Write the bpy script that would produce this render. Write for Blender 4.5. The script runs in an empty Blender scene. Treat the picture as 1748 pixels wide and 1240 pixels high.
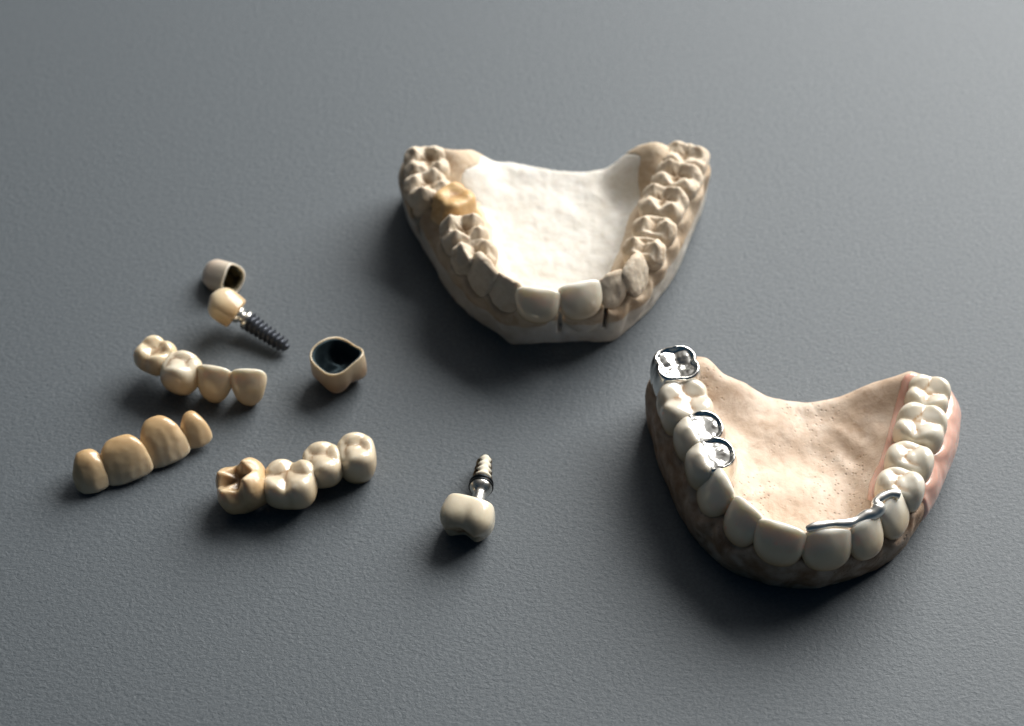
import bpy, math, random
import numpy as np
from mathutils import Vector, Matrix

# ------------------------------------------------------------------ camera, light, exposure
MM = 0.001
sc = bpy.context.scene
COL = sc.collection
ELEV = math.radians(50.0)
DIST = 400.0                       # mm
FL, SENS = 70.0, 36.0
CAM = np.array([0.0, -DIST*math.cos(ELEV), DIST*math.sin(ELEV)])

cam_d = bpy.data.cameras.new('camera')
cam = bpy.data.objects.new('camera', cam_d); COL.objects.link(cam)
cam.location = Vector(CAM*MM)
cam.rotation_euler = (math.pi/2 - ELEV, 0, 0)
cam_d.lens = FL; cam_d.sensor_width = SENS
cam_d.clip_start = 0.01; cam_d.clip_end = 20
cam_d.dof.use_dof = True
sc.camera = cam

w = bpy.data.worlds.new('World'); sc.world = w; w.use_nodes = True
bg = w.node_tree.nodes['Background']
# a dim room: bluish and dark in front and low down, paler towards the window side and the ceiling
_nt = w.node_tree
_tc = _nt.nodes.new('ShaderNodeTexCoord'); _dp = _nt.nodes.new('ShaderNodeVectorMath'); _dp.operation = 'DOT_PRODUCT'
_nt.links.new(_tc.outputs['Generated'], _dp.inputs[0]); _dp.inputs[1].default_value = Vector((0.10, 0.62, 0.78)).normalized()
_rp = _nt.nodes.new('ShaderNodeValToRGB'); _e = _rp.color_ramp.elements
_e[0].position = 0.15; _e[0].color = (0.010, 0.036, 0.066, 1)
_e[1].position = 1.0; _e[1].color = (0.75, 0.73, 0.70, 1)
_k = _rp.color_ramp.elements.new(0.80); _k.color = (0.18, 0.16, 0.14, 1)
_m = _rp.color_ramp.elements.new(0.62); _m.color = (0.016, 0.028, 0.044, 1)
_nt.links.new(_dp.outputs['Value'], _rp.inputs[0]); _nt.links.new(_rp.outputs[0], bg.inputs[0])
bg.inputs[1].default_value = 0.7

def area(name, loc, target, sx, sy, power, col):
    ld = bpy.data.lights.new(name, 'AREA'); ld.shape = 'RECTANGLE'
    ld.size = sx; ld.size_y = sy; ld.energy = power; ld.color = col
    o = bpy.data.objects.new(name, ld); COL.objects.link(o)
    o.location = loc
    o.rotation_euler = (Vector(target)-Vector(loc)).to_track_quat('-Z', 'Y').to_euler()
    return o
area('window_light', (0.42, 0.50, 0.44), (0.06, 0.03, 0.0), 0.68, 0.50, 15.5, (1.0, 0.972, 0.93))

vs = sc.view_settings
vs.view_transform = 'Standard'; vs.look = 'None'; vs.gamma = 1.0; vs.exposure = 0.0
vs.use_curve_mapping = False

def P(u, v, z=0.0):
    """photo pixel + height (mm) -> point in mm"""
    dx = (u-874.0)/1748.0*SENS/FL; dy = -(v-620.0)/1748.0*SENS/FL
    ce, se = math.cos(ELEV), math.sin(ELEV)
    r = np.array([dx, ce + dy*se, -se + dy*ce])
    t = (z - CAM[2])/r[2]
    return CAM + r*t
fp = P(1400, 850, 13)
cam_d.dof.focus_distance = float(np.dot(fp-CAM, [0, math.cos(ELEV), -math.sin(ELEV)]))*MM
cam_d.dof.aperture_fstop = 15.0

# ------------------------------------------------------------------ field helpers
def smax(a, b, k):
    h = np.maximum(k-np.abs(a-b), 0.0)/k
    return np.maximum(a, b)+h*h*k*0.25
def smin(a, b, k): return -smax(-a, -b, k)
def sstep(a, b, x):
    t = np.clip((x-a)/(b-a), 0, 1); return t*t*(3-2*t)
_rng = np.random.RandomState(7)
_LAT = _rng.rand(32, 32, 32).astype(np.float32)*2-1
def vnoise(X, Y, Z, s, seed=0):
    x = X/s+seed*7.3; y = Y/s+seed*3.1; z = Z/s+seed*5.7
    x, y, z = np.broadcast_arrays(x, y, z)
    xi = np.floor(x).astype(np.int32); yi = np.floor(y).astype(np.int32); zi = np.floor(z).astype(np.int32)
    fx = x-xi; fy = y-yi; fz = z-zi
    fx = fx*fx*(3-2*fx); fy = fy*fy*(3-2*fy); fz = fz*fz*(3-2*fz)
    r = 0
    for a in (0, 1):
        for b in (0, 1):
            for c in (0, 1):
                wgt = (fx if a else 1-fx)*(fy if b else 1-fy)*(fz if c else 1-fz)
                r = r+wgt*_LAT[(xi+a) & 31, (yi+b) & 31, (zi+c) & 31]
    return r
def spline(pts, n=12, closed=False):
    p = [np.array(q, float) for q in pts]
    if closed: q = [p[-1]]+p+[p[0], p[1]]
    else: q = [2*p[0]-p[1]]+p+[2*p[-1]-p[-2]]
    out = []
    for i in range(1, len(q)-2):
        a, b, c, d = q[i-1], q[i], q[i+1], q[i+2]
        for k in range(n):
            t = k/n
            out.append(0.5*((2*b)+(c-a)*t+(2*a-5*b+4*c-d)*t*t+(3*b-a-3*c+d)*t**3))
    if not closed: out.append(p[-1])
    return np.array(out)
def seg_dist(X, Y, A, B):
    d = B-A; L = (d*d).sum()+1e-9
    t = np.clip(((X-A[0])*d[0]+(Y-A[1])*d[1])/L, 0, 1)
    return np.hypot(X-A[0]-t*d[0], Y-A[1]-t*d[1]), t
def poly_sdf(X, Y, pts):
    D = np.full(X.shape, 1e9); ins = np.zeros(X.shape, bool)
    n = len(pts)
    for i in range(n):
        A = pts[i]; B = pts[(i+1) % n]
        d, _ = seg_dist(X, Y, A, B); D = np.minimum(D, d)
        c = (A[1] > Y) != (B[1] > Y)
        with np.errstate(all='ignore'):
            xi = (B[0]-A[0])*(Y-A[1])/(B[1]-A[1]+1e-12)+A[0]
        ins ^= c & (X < xi)
    return np.where(ins, -D, D)
def line_sdf(X, Y, pts, attrs=None):
    """distance to an open polyline, its side (+ left of travel), position along it 0..1"""
    D = np.full(X.shape, 1e9); S = np.ones(X.shape); T = np.zeros(X.shape)
    n = len(pts)-1
    for i in range(n):
        A, B = pts[i], pts[i+1]
        d, t = seg_dist(X, Y, A, B)
        cr = (B[0]-A[0])*(Y-A[1])-(B[1]-A[1])*(X-A[0])
        m = d < D
        D = np.where(m, d, D); S = np.where(m, np.sign(cr), S); T = np.where(m, (i+t)/n, T)
    return D, S, T

def nets(F, org, h):
    """surface nets: field < 0 inside -> verts (mm), quads"""
    s = F < 0
    nx, ny, nz = F.shape
    c = s[:-1, :-1, :-1].astype(np.int8)
    cnt = np.zeros((nx-1, ny-1, nz-1), np.int8)
    for a in (0, 1):
        for b in (0, 1):
            for d in (0, 1):
                cnt += s[a:nx-1+a, b:ny-1+b, d:nz-1+d]
    act = (cnt > 0) & (cnt < 8)
    I = np.argwhere(act)
    idx = -np.ones(act.shape, np.int64); idx[act] = np.arange(len(I))
    acc = np.zeros((len(I), 3)); num = np.zeros(len(I))
    cor = [(a, b, d) for a in (0, 1) for b in (0, 1) for d in (0, 1)]
    for p in cor:
        for ax in range(3):
            if p[ax]: continue
            q = list(p); q[ax] = 1
            f0 = F[I[:, 0]+p[0], I[:, 1]+p[1], I[:, 2]+p[2]]
            f1 = F[I[:, 0]+q[0], I[:, 1]+q[1], I[:, 2]+q[2]]
            m = (f0 < 0) != (f1 < 0)
            t = np.where(m, f0/(f0-f1+1e-20), 0)
            pt = np.array(p, float)[None, :].repeat(len(I), 0); pt[:, ax] += t
            acc += pt*m[:, None]; num += m
    V = (I+acc/num[:, None])*h+np.array(org)
    quads = []
    for ax in range(3):
        b, d = [(1, 2), (2, 0), (0, 1)][ax]
        sl0 = [slice(None)]*3; sl1 = [slice(None)]*3
        sl0[ax] = slice(0, -1); sl1[ax] = slice(1, None)
        s0 = s[tuple(sl0)]; s1 = s[tuple(sl1)]
        e = np.argwhere(s0 != s1)
        ok = (e[:, b] > 0) & (e[:, d] > 0) & (e[:, b] < F.shape[b]-1) & (e[:, d] < F.shape[d]-1)
        e = e[ok]
        flip = s0[e[:, 0], e[:, 1], e[:, 2]]
        def cid(ob, od):
            k = e.copy(); k[:, b] += ob; k[:, d] += od
            return idx[k[:, 0], k[:, 1], k[:, 2]]
        q = np.stack([cid(-1, -1), cid(0, -1), cid(0, 0), cid(-1, 0)], 1)
        q[~flip] = q[~flip][:, ::-1]
        quads.append(q)
    return V, np.concatenate(quads)

def relax(V, Q, it):
    for _ in range(it):
        acc = np.zeros_like(V); n = np.zeros(len(V))
        for a, b in ((0, 1), (1, 2), (2, 3), (3, 0)):
            np.add.at(acc, Q[:, a], V[Q[:, b]]); np.add.at(n, Q[:, a], 1)
            np.add.at(acc, Q[:, b], V[Q[:, a]]); np.add.at(n, Q[:, b], 1)
        V = V*0.4+0.6*acc/n[:, None]
    return V

def link_mesh(name, V, Q, mat, parent=None, world=None, attrs=None):
    """V in mm, in the mesh's own axes; world = its 4x4 in metres"""
    me = bpy.data.meshes.new(name)
    V = np.asarray(V, float)*MM; Q = np.asarray(Q)
    k = Q.shape[1]
    me.vertices.add(len(V)); me.vertices.foreach_set('co', V.astype(np.float32).ravel())
    me.loops.add(Q.size); me.loops.foreach_set('vertex_index', Q.astype(np.int32).ravel())
    me.polygons.add(len(Q)); me.polygons.foreach_set('loop_start', np.arange(0, Q.size, k, dtype=np.int32))
    try: me.polygons.foreach_set('loop_total', np.full(len(Q), k, dtype=np.int32))
    except Exception: pass
    me.update(calc_edges=True); me.validate()
    me.polygons.foreach_set('use_smooth', np.ones(len(me.polygons), bool)); me.update()
    for nm, arr in (attrs or {}).items():
        at = me.attributes.new(nm, 'FLOAT', 'POINT')
        if len(arr) == len(me.vertices): at.data.foreach_set('value', np.asarray(arr, np.float32))
    me.materials.append(mat)
    o = bpy.data.objects.new(name, me); COL.objects.link(o)
    world = world or Matrix.Identity(4)
    if parent is not None:
        o.parent = parent
        o.matrix_local = full(parent).inverted() @ world
    else: o.matrix_world = world
    return o
def full(o):
    m = o.matrix_basis.copy()
    while o.parent:
        o = o.parent; m = o.matrix_basis @ m
    return m
def root(name, p, label, cat, group=None):
    o = bpy.data.objects.new(name, None); COL.objects.link(o)
    o.empty_display_size = 0.005
    o.location = Vector(p)*MM
    o['label'] = label; o['category'] = cat
    if group: o['group'] = group
    return o
def frame(p, z, x):
    """4x4 (metres) at p (mm), local Z along z, local X as near x as it can be"""
    z = Vector(z).normalized(); x = Vector(x); x = (x-z*x.dot(z)).normalized(); y = z.cross(x)
    m = Matrix((x, y, z)).transposed().to_4x4(); m.translation = Vector(p)*MM
    return m

# ------------------------------------------------------------------ materials
def new_mat(name):
    m = bpy.data.materials.new(name); m.use_nodes = True
    return m, m.node_tree, m.node_tree.nodes['Principled BSDF']
def N(nt, t, **k):
    n = nt.nodes.new(t)
    for a, b in k.items(): setattr(n, a, b)
    return n
def obj_coord(nt, scale=(1, 1, 1)):
    tc = N(nt, 'ShaderNodeTexCoord'); mp = N(nt, 'ShaderNodeMapping')
    nt.links.new(tc.outputs['Object'], mp.inputs[0]); mp.inputs['Scale'].default_value = scale
    return tc, mp.outputs[0]
def noise(nt, vec, scale, detail=4, rough=0.55, dist=0.0):
    n = N(nt, 'ShaderNodeTexNoise'); n.inputs['Scale'].default_value = scale
    n.inputs['Detail'].default_value = detail; n.inputs['Roughness'].default_value = rough
    n.inputs['Distortion'].default_value = dist
    nt.links.new(vec, n.inputs['Vector']); return n.outputs['Fac']
def ramp(nt, fac, stops):
    r = N(nt, 'ShaderNodeValToRGB'); el = r.color_ramp.elements
    while len(el) < len(stops): el.new(0.5)
    for e, (p, c) in zip(el, stops):
        e.position = p; e.color = (c if len(c) == 4 else (*c, 1)) if isinstance(c, tuple) else (c, c, c, 1)
    nt.links.new(fac, r.inputs[0]); return r.outputs[0]
def mix(nt, fac, a, b):
    m = N(nt, 'ShaderNodeMix', data_type='RGBA')
    for s, v in ((0, fac), (6, a), (7, b)):
        if hasattr(v, 'links'): nt.links.new(v, m.inputs[s])
        elif s == 0: m.inputs[s].default_value = v
        else: m.inputs[s].default_value = (*v, 1)
    return m.outputs[2]
def math_n(nt, op, a, b):
    m = N(nt, 'ShaderNodeMath', operation=op)
    for s, v in ((0, a), (1, b)):
        if hasattr(v, 'links'): nt.links.new(v, m.inputs[s])
        else: m.inputs[s].default_value = v
    return m.outputs[0]
def bump(nt, bsdf, h, strength, dist, prev=None):
    b = N(nt, 'ShaderNodeBump'); b.inputs['Strength'].default_value = strength
    b.inputs['Distance'].default_value = dist
    nt.links.new(h, b.inputs['Height'])
    if prev is not None: nt.links.new(prev, b.inputs['Normal'])
    nt.links.new(b.outputs[0], bsdf.inputs['Normal']); return b.outputs[0]
def sss(b, wgt, rad, scale):
    b.inputs['Subsurface Weight'].default_value = wgt
    b.inputs['Subsurface Radius'].default_value = rad
    b.inputs['Subsurface Scale'].default_value = scale

def paper_mat():
    m, nt, b = new_mat('grey_paper')
    tc, v = obj_coord(nt)
    big = noise(nt, v, 9, 2)
    fine = noise(nt, v, 1500, 3, 0.7)
    c = mix(nt, ramp(nt, fine, [(0.35, 0.0), (0.68, 1.0)]), (0.080, 0.098, 0.114), (0.122, 0.142, 0.159))
    c = mix(nt, math_n(nt, 'MULTIPLY', big, 0.25), c, (0.103, 0.118, 0.130))
    nt.links.new(c, b.inputs['Base Color'])
    b.inputs['Roughness'].default_value = 0.58
    b.inputs['Specular IOR Level'].default_value = 0.5
    tc2, v2 = obj_coord(nt, (0.8, 1.1, 1))
    weave = noise(nt, v2, 1250, 3, 0.6, 0.4)
    p = bump(nt, b, weave, 0.6, 0.00028)
    _, v3 = obj_coord(nt, (1.0, 2.2, 1))
    fib = noise(nt, v3, 2100, 2, 0.6, 1.2)
    bump(nt, b, fib, 0.45, 0.00018, p)
    return m

def stone_mat(name, cols, stain=None, pits=0.0, rough=0.75, bmp=0.25, stain_amt=0.5, ss=0.12, cav=0.0):
    """cast plaster / die stone: mottled, slightly translucent, with pits"""
    m, nt, b = new_mat(name)
    tc, v = obj_coord(nt)
    n1 = noise(nt, v, 130, 6, 0.62, 0.4)
    c = ramp(nt, n1, [(0.30, cols[0]), (0.52, cols[1]), (0.72, cols[2])])
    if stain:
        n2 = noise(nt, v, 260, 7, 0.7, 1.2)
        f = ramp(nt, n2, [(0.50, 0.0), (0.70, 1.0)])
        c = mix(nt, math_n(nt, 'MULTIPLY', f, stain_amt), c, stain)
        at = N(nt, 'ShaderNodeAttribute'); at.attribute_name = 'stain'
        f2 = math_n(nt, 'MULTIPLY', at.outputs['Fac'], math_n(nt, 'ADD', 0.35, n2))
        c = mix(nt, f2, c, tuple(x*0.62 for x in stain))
    if pits:
        vo = N(nt, 'ShaderNodeTexVoronoi'); vo.inputs['Scale'].default_value = 980
        nt.links.new(v, vo.inputs['Vector'])
        gate = ramp(nt, noise(nt, v, 90, 2), [(0.46, 0.0), (0.58, 1.0)])
        pm = ramp(nt, vo.outputs['Distance'], [(0.12, 1.0), (0.27, 0.0)])
        pm = math_n(nt, 'MULTIPLY', pm, gate)
        c = mix(nt, math_n(nt, 'MULTIPLY', pm, pits), c, tuple(x*0.35 for x in cols[0]))
        inv = math_n(nt, 'SUBTRACT', 1.0, pm)
        pb = bump(nt, b, inv, 0.5, 0.0003)
    else: pb = None
    nt.links.new(c, b.inputs['Base Color'])
    b.inputs['Roughness'].default_value = rough
    b.inputs['Specular IOR Level'].default_value = 0.35
    sss(b, ss, (1.0, 0.6, 0.35), 0.0012)
    n3 = noise(nt, v, 900, 6, 0.6)
    q = bump(nt, b, n3, bmp, 0.00025, pb)
    n4 = noise(nt, v, 260, 4, 0.6)
    bump(nt, b, n4, bmp, 0.0005, q)
    return m

def porcelain_mat(name, incisal, body, cervical, H, fissure=(0.22, 0.11, 0.04), rough=0.22, coat=0.35, bmp=0.06, s=0.7, mott=0.5):
    m, nt, b = new_mat(name)
    tc, v = obj_coord(nt)
    sp = N(nt, 'ShaderNodeSeparateXYZ'); nt.links.new(tc.outputs['Object'], sp.inputs[0])
    z = math_n(nt, 'MULTIPLY', sp.outputs[2], 1.0/(H*MM))
    nz = noise(nt, v, 170, 3)
    z = math_n(nt, 'ADD', z, math_n(nt, 'MULTIPLY', math_n(nt, 'SUBTRACT', nz, 0.5), 0.22))
    c = ramp(nt, z, [(0.10, cervical), (0.60, body), (0.98, incisal)])
    n2 = noise(nt, v, 330, 4, 0.6, 0.8)
    c = mix(nt, math_n(nt, 'MULTIPLY', ramp(nt, n2, [(0.45, 0.0), (0.75, 1.0)]), mott), c, cervical)
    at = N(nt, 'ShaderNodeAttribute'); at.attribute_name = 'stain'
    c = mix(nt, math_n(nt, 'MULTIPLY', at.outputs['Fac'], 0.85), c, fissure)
    nt.links.new(c, b.inputs['Base Color'])
    b.inputs['Roughness'].default_value = rough
    b.inputs['Coat Weight'].default_value = coat
    b.inputs['Coat Roughness'].default_value = 0.12
    sss(b, s, (1.0, 0.90, 0.78), 0.0016)
    q = bump(nt, b, noise(nt, v, 1200, 3), bmp, 0.0002)
    bump(nt, b, noise(nt, v, 350, 2), bmp*1.6, 0.0005, q)
    return m

def metal_mat(name, col, rough, bmp=0.1, sc_=500, dirt=None):
    m, nt, b = new_mat(name)
    tc, v = obj_coord(nt)
    n = noise(nt, v, sc_, 4)
    if dirt:
        nt.links.new(mix(nt, ramp(nt, n, [(0.45, 0.0), (0.6, 1.0)]), col, dirt), b.inputs['Base Color'])
    else: b.inputs['Base Color'].default_value = (*col, 1)
    b.inputs['Metallic'].default_value = 1.0
    nt.links.new(math_n(nt, 'MULTIPLY', math_n(nt, 'ADD', n, 0.5), rough), b.inputs['Roughness'])
    bump(nt, b, n, bmp, 0.0003)
    return m

M = {}
M['paper'] = paper_mat()
M['white_plaster'] = stone_mat('white_plaster', [(0.66, 0.63, 0.57), (0.71, 0.69, 0.64), (0.75, 0.735, 0.70)], stain=(0.52, 0.42, 0.30), stain_amt=0.30, rough=0.85, bmp=0.5)
M['beige_stone'] = stone_mat('beige_stone', [(0.50, 0.39, 0.27), (0.62, 0.51, 0.38), (0.72, 0.63, 0.50)], stain=(0.34, 0.19, 0.09), stain_amt=0.45, rough=0.7, bmp=0.5)
M['beige_tooth'] = stone_mat('beige_tooth_stone', [(0.54, 0.44, 0.32), (0.67, 0.58, 0.46), (0.76, 0.70, 0.59)], stain=(0.38, 0.24, 0.12), stain_amt=0.5, rough=0.65, bmp=0.45, cav=1.0)
M['amber_die'] = stone_mat('amber_die_stone', [(0.50, 0.29, 0.11), (0.66, 0.45, 0.22), (0.76, 0.60, 0.36)], stain=(0.42, 0.20, 0.06), stain_amt=0.6, rough=0.4, bmp=0.25)
M['pink_stone'] = stone_mat('tan_pink_stone', [(0.54, 0.40, 0.29), (0.65, 0.52, 0.41), (0.72, 0.62, 0.52)], stain=(0.33, 0.17, 0.08), stain_amt=0.4, pits=0.35, rough=0.6, bmp=0.4)
M['porc_white'] = porcelain_mat('white_porcelain', (0.80, 0.78, 0.70), (0.80, 0.68, 0.49), (0.60, 0.40, 0.22), 9.0, mott=0.12)
M['porc_front'] = porcelain_mat('front_crown_porcelain', (0.86, 0.85, 0.80), (0.84, 0.77, 0.62), (0.70, 0.54, 0.35), 9.0, mott=0.06, rough=0.16, coat=0.6)
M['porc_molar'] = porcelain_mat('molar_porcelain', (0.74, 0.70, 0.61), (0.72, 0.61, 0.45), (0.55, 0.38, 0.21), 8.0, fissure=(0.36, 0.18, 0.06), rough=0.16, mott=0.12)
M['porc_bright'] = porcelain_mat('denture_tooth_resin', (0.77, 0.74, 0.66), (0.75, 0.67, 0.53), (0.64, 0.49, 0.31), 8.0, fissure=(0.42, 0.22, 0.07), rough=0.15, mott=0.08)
M['porc_cream'] = porcelain_mat('cream_porcelain', (0.80, 0.74, 0.61), (0.75, 0.62, 0.42), (0.54, 0.38, 0.21), 9.0, mott=0.2)
M['porc_yellow'] = porcelain_mat('yellowed_porcelain', (0.70, 0.60, 0.45), (0.66, 0.50, 0.31), (0.58, 0.40, 0.21), 10.0, mott=0.45, rough=0.28)
M['porc_grey'] = porcelain_mat('greyish_porcelain', (0.76, 0.68, 0.54), (0.70, 0.56, 0.37), (0.52, 0.36, 0.19), 9.0, fissure=(0.30, 0.17, 0.08), mott=0.12, rough=0.18)
M['porc_brown'] = porcelain_mat('tan_opaque_porcelain', (0.72, 0.57, 0.38), (0.66, 0.46, 0.25), (0.45, 0.28, 0.14), 10.0, mott=0.3, rough=0.4)
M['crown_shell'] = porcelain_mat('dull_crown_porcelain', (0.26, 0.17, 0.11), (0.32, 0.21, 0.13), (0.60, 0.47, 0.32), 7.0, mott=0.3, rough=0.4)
M['chrome'] = metal_mat('polished_metal', (0.86, 0.86, 0.83), 0.20, 0.05, 420)
M['satin_metal'] = metal_mat('satin_metal', (0.88, 0.87, 0.83), 0.36, 0.15, 600)
M['dark_lining'] = metal_mat('dark_metal_lining', (0.07, 0.10, 0.115), 0.85, 0.3, 700)
M['titanium'] = metal_mat('grey_titanium', (0.10, 0.11, 0.13), 0.55, 0.2, 700)
M['bright_titanium'] = metal_mat('bright_titanium', (0.75, 0.74, 0.70), 0.3, 0.1, 500)
M['worn_titanium'] = metal_mat('worn_brown_titanium', (0.30, 0.22, 0.13), 0.4, 0.3, 600, dirt=(0.07, 0.045, 0.03))
M['black_seal'] = metal_mat('black_ring', (0.03, 0.035, 0.04), 0.4, 0.1, 500)
M['porc_ivory'] = porcelain_mat('ivory_porcelain', (0.42, 0.30, 0.18), (0.74, 0.66, 0.50), (0.78, 0.71, 0.57), 7.2, mott=0.15, rough=0.2)
M['porc_rose'] = porcelain_mat('pale_rose_porcelain', (0.74, 0.64, 0.54), (0.66, 0.53, 0.43), (0.72, 0.62, 0.50), 8.0, mott=0.3, rough=0.35)
M['brass_lining'] = metal_mat('dull_brass_lining', (0.42, 0.37, 0.24), 0.5, 0.5, 500, dirt=(0.08, 0.07, 0.05))
M['bone'] = stone_mat('bone_residue', [(0.60, 0.52, 0.38), (0.72, 0.66, 0.54), (0.80, 0.76, 0.66)], rough=0.6)

def acrylic():
    m, nt, b = new_mat('pink_acrylic')
    tc, v = obj_coord(nt)
    c = ramp(nt, noise(nt, v, 240, 4), [(0.3, (0.72, 0.40, 0.31)), (0.7, (0.78, 0.50, 0.41))])
    nt.links.new(c, b.inputs['Base Color'])
    b.inputs['Roughness'].default_value = 0.25; b.inputs['Coat Weight'].default_value = 0.5
    sss(b, 0.4, (1.0, 0.4, 0.3), 0.002)
    bump(nt, b, noise(nt, v, 500, 3), 0.12, 0.0004)
    return m
M['acrylic'] = acrylic()

# ------------------------------------------------------------------ tooth fields (mm; Z from the neck to the biting side, Y outwards)
def ridges(X, Y, segs, slope, k, dome=0.0):
    H = None; best = np.full(X.shape, -99.0); second = best.copy()
    for (x1, y1, h1, x2, y2, h2) in segs:
        d, t = seg_dist(X, Y, np.array([x1, y1]), np.array([x2, y2]))
        fall = dome*d*d if dome else slope*(np.sqrt(d*d+0.12)-0.35)
        v = h1+(h2-h1)*t-fall
        second = np.maximum(second, np.minimum(v, best)); best = np.maximum(v, best)
        H = v if H is None else smax(H, v, k)
    return H, best-second
def f_molar(X, Y, Z, w, d, h, rel=2.0, seed=0, neck=0.80, kind='molar', rough=0.12, soft=0.9, dome=0.0, taper=0.17, cup=0.0, sharp=0.35, chip=0.0):
    j = np.random.RandomState(seed).uniform(-1, 1, 24)
    a, b = w/2, d/2
    t = np.clip(Z/h, 0, 1.1)
    s = 1-(1-neck)*((0.5-t)/0.5)**2*(t < 0.5)-taper*(np.maximum(t-0.5, 0)/0.5)**2
    n = 2.5
    ang = np.arctan2(Y/b, X/a)
    rho = ((np.abs(X)/a)**n+(np.abs(Y)/b)**n)**(1/n)
    if kind == 'molar':
        g = np.exp(-((X-j[20]*0.05*w)/(0.09*w))**2)*sstep(0.15, 0.8, t)
        rho = rho+0.085*g*np.abs(np.sin(ang))**2
        rho = rho*(1-0.03*np.cos(4*ang+np.pi))
    side = (rho-s)*min(a, b)
    cx, cy = 0.245*w, 0.235*d
    if kind == 'molar':
        C = [(sx*cx*(1+.12*j[i]), sy*cy*(1+.1*j[i+4]), h-(0.0 if sy > 0 else 0.3)-0.25*abs(j[i+8])) for i, (sx, sy) in enumerate(((1, 1), (-1, 1), (-1, -1), (1, -1)))]
        segs = []; dsegs = []
        c0 = (j[12]*.05*w, j[13]*.05*d)
        for (x, y, z) in C:
            dsegs += [(x, y, z, c0[0]+x*0.30, c0[1]+y*0.30, z-rel*0.55)]
            segs += [(x, y, z, c0[0]+x*0.10, c0[1]+y*0.10, z-rel*0.95),
                     (x, y, z, x*0.12, y*1.30, z-rel*0.62),
                     (x, y, z, math.copysign(a*0.72, x), y*0.10, z-rel*0.50)]
    else:
        yb, yl = 0.26*d, -0.25*d
        hb, hl = h, h-0.5
        dsegs = [(-0.06*w, yb, hb, 0.05*w, yb*0.35, hb-rel*0.35), (0.05*w, yl, hl, -0.04*w, yl*0.4, hl-rel*0.35),
                 (a*0.62, yb*0.5, h-rel*0.58, a*0.66, yl*0.5, h-rel*0.5), (-a*0.62, yb*0.5, h-rel*0.58, -a*0.66, yl*0.5, h-rel*0.5)]
        segs = [(0, yb, hb, 0.02*w, yb*0.12, hb-rel*0.85), (0, yl, hl, -0.02*w, yl*0.15, hl-rel*0.8)]
        for sx in (1, -1):
            segs += [(0, yb, hb, sx*a*0.66, yb*0.8, hb-rel*0.55), (0, yl, hl, sx*a*0.55, yl*0.9, hl-rel*0.5),
                     (sx*a*0.66, yb*0.8, hb-rel*0.55, sx*a*0.70, 0, h-rel*0.75), (sx*a*0.55, yl*0.9, hl-rel*0.5, sx*a*0.70, 0, h-rel*0.75)]
    if kind == 'molar':
        for sx in (1, -1): dsegs += [(sx*a*0.70, 0.12*d, h-rel*0.62, sx*a*0.70, -0.12*d, h-rel*0.66)]
    if dome: H, gap = ridges(X, Y, dsegs, 0, 0.24, dome)
    else: H, gap = ridges(X, Y, segs, 0.85*rel/2.0, sharp)
    H = H+rough*vnoise(X, Y, X*0, 1.3, seed)
    if cup:
        H = h-cup-(h-np.minimum(H, h))*(0.65 if kind == 'molar' else 0.35)
        H = H+0.16*vnoise(X, Y, X*0, 1.5, seed+9)+0.10*np.abs(vnoise(X, Y, X*0, 0.9, seed+8))
        H = H+(h+0.1-H)*sstep(0.66, 0.84, rho)*(0.80+0.12*np.cos(4*ang+0.8)+0.08*np.cos(3*ang))*(1.0 if kind == 'molar' else 1-0.85*sstep(-0.12*d, 0.06*d, Y))
    top = (Z-H)*0.8
    f = smax(side, top, soft)
    if chip: f = f+chip*vnoise(X, Y, Z, 1.5, seed+2)+0.5*chip*np.abs(vnoise(X, Y, Z, 0.8, seed+3))
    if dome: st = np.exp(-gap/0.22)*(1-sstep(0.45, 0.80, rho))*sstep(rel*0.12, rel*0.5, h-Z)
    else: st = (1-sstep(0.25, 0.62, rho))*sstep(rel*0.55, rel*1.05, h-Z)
    return f, st
def f_incisor(X, Y, Z, w, d, h, seed=0, pointed=0.0, cerv=1.0, belly=1.0, hollow=0.0, cexp=2.35, soft=1.7, chip=0.03, grain=0.0):
    """wedge crown: full width edge on top, shield outline, convex front, hollow back"""
    a = w/2
    zc = h*0.74
    dz = Z-zc
    tipz = h-pointed*np.abs(X)/a*2.6
    up = np.abs(dz)/(h-zc+1e-6); lo = np.abs(dz)/(zc*1.04*cerv)
    r1 = ((np.abs(X)/a)**4.0+np.where(dz > 0, (np.maximum(dz+(h-tipz), 0)/(h-zc))**5.0, 0))**(1/4.2)
    r2 = ((np.abs(X)/a)**(cexp-0.1)+lo**(cexp+0.1))**(1/cexp)
    rho = np.where(dz > 0, r1, r2)
    side = (rho-1)*a*0.8
    t = np.clip(Z/h, 0, 1)
    yf = d*0.33-(3.0*np.maximum(t-0.30, 0)**1.7/0.54+1.6*np.maximum(0.30-t, 0)**2/0.09*0.5)-1.15*belly*np.abs(X/a)**2.1
    yf = yf+0.07*np.cos(X/a*5.2)*sstep(0.5, 0.9, t)
    yf = yf-hollow*np.exp(-(X/(0.30*w))**2-((t-0.48)/0.30)**2)+grain*np.sin(X*3.1+np.sin(Z*0.9))*sstep(0.15, 0.6, t)
    yl = -d*0.52*(1-t)**0.9-1.35*t
    yl = yl+0.25*(X/a)**2
    f = smax(smax(side, Y-yf, soft), yl-Y-0.1, 0.6)
    f = smax(f, (Z-h)*0.9, 0.5)
    f = f+chip*vnoise(X, Y, Z, 1.6, seed)+(chip > 0.05)*0.5*chip*vnoise(X, Y, Z, 0.8, seed+1)
    return f, np.zeros_like(f)

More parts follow.
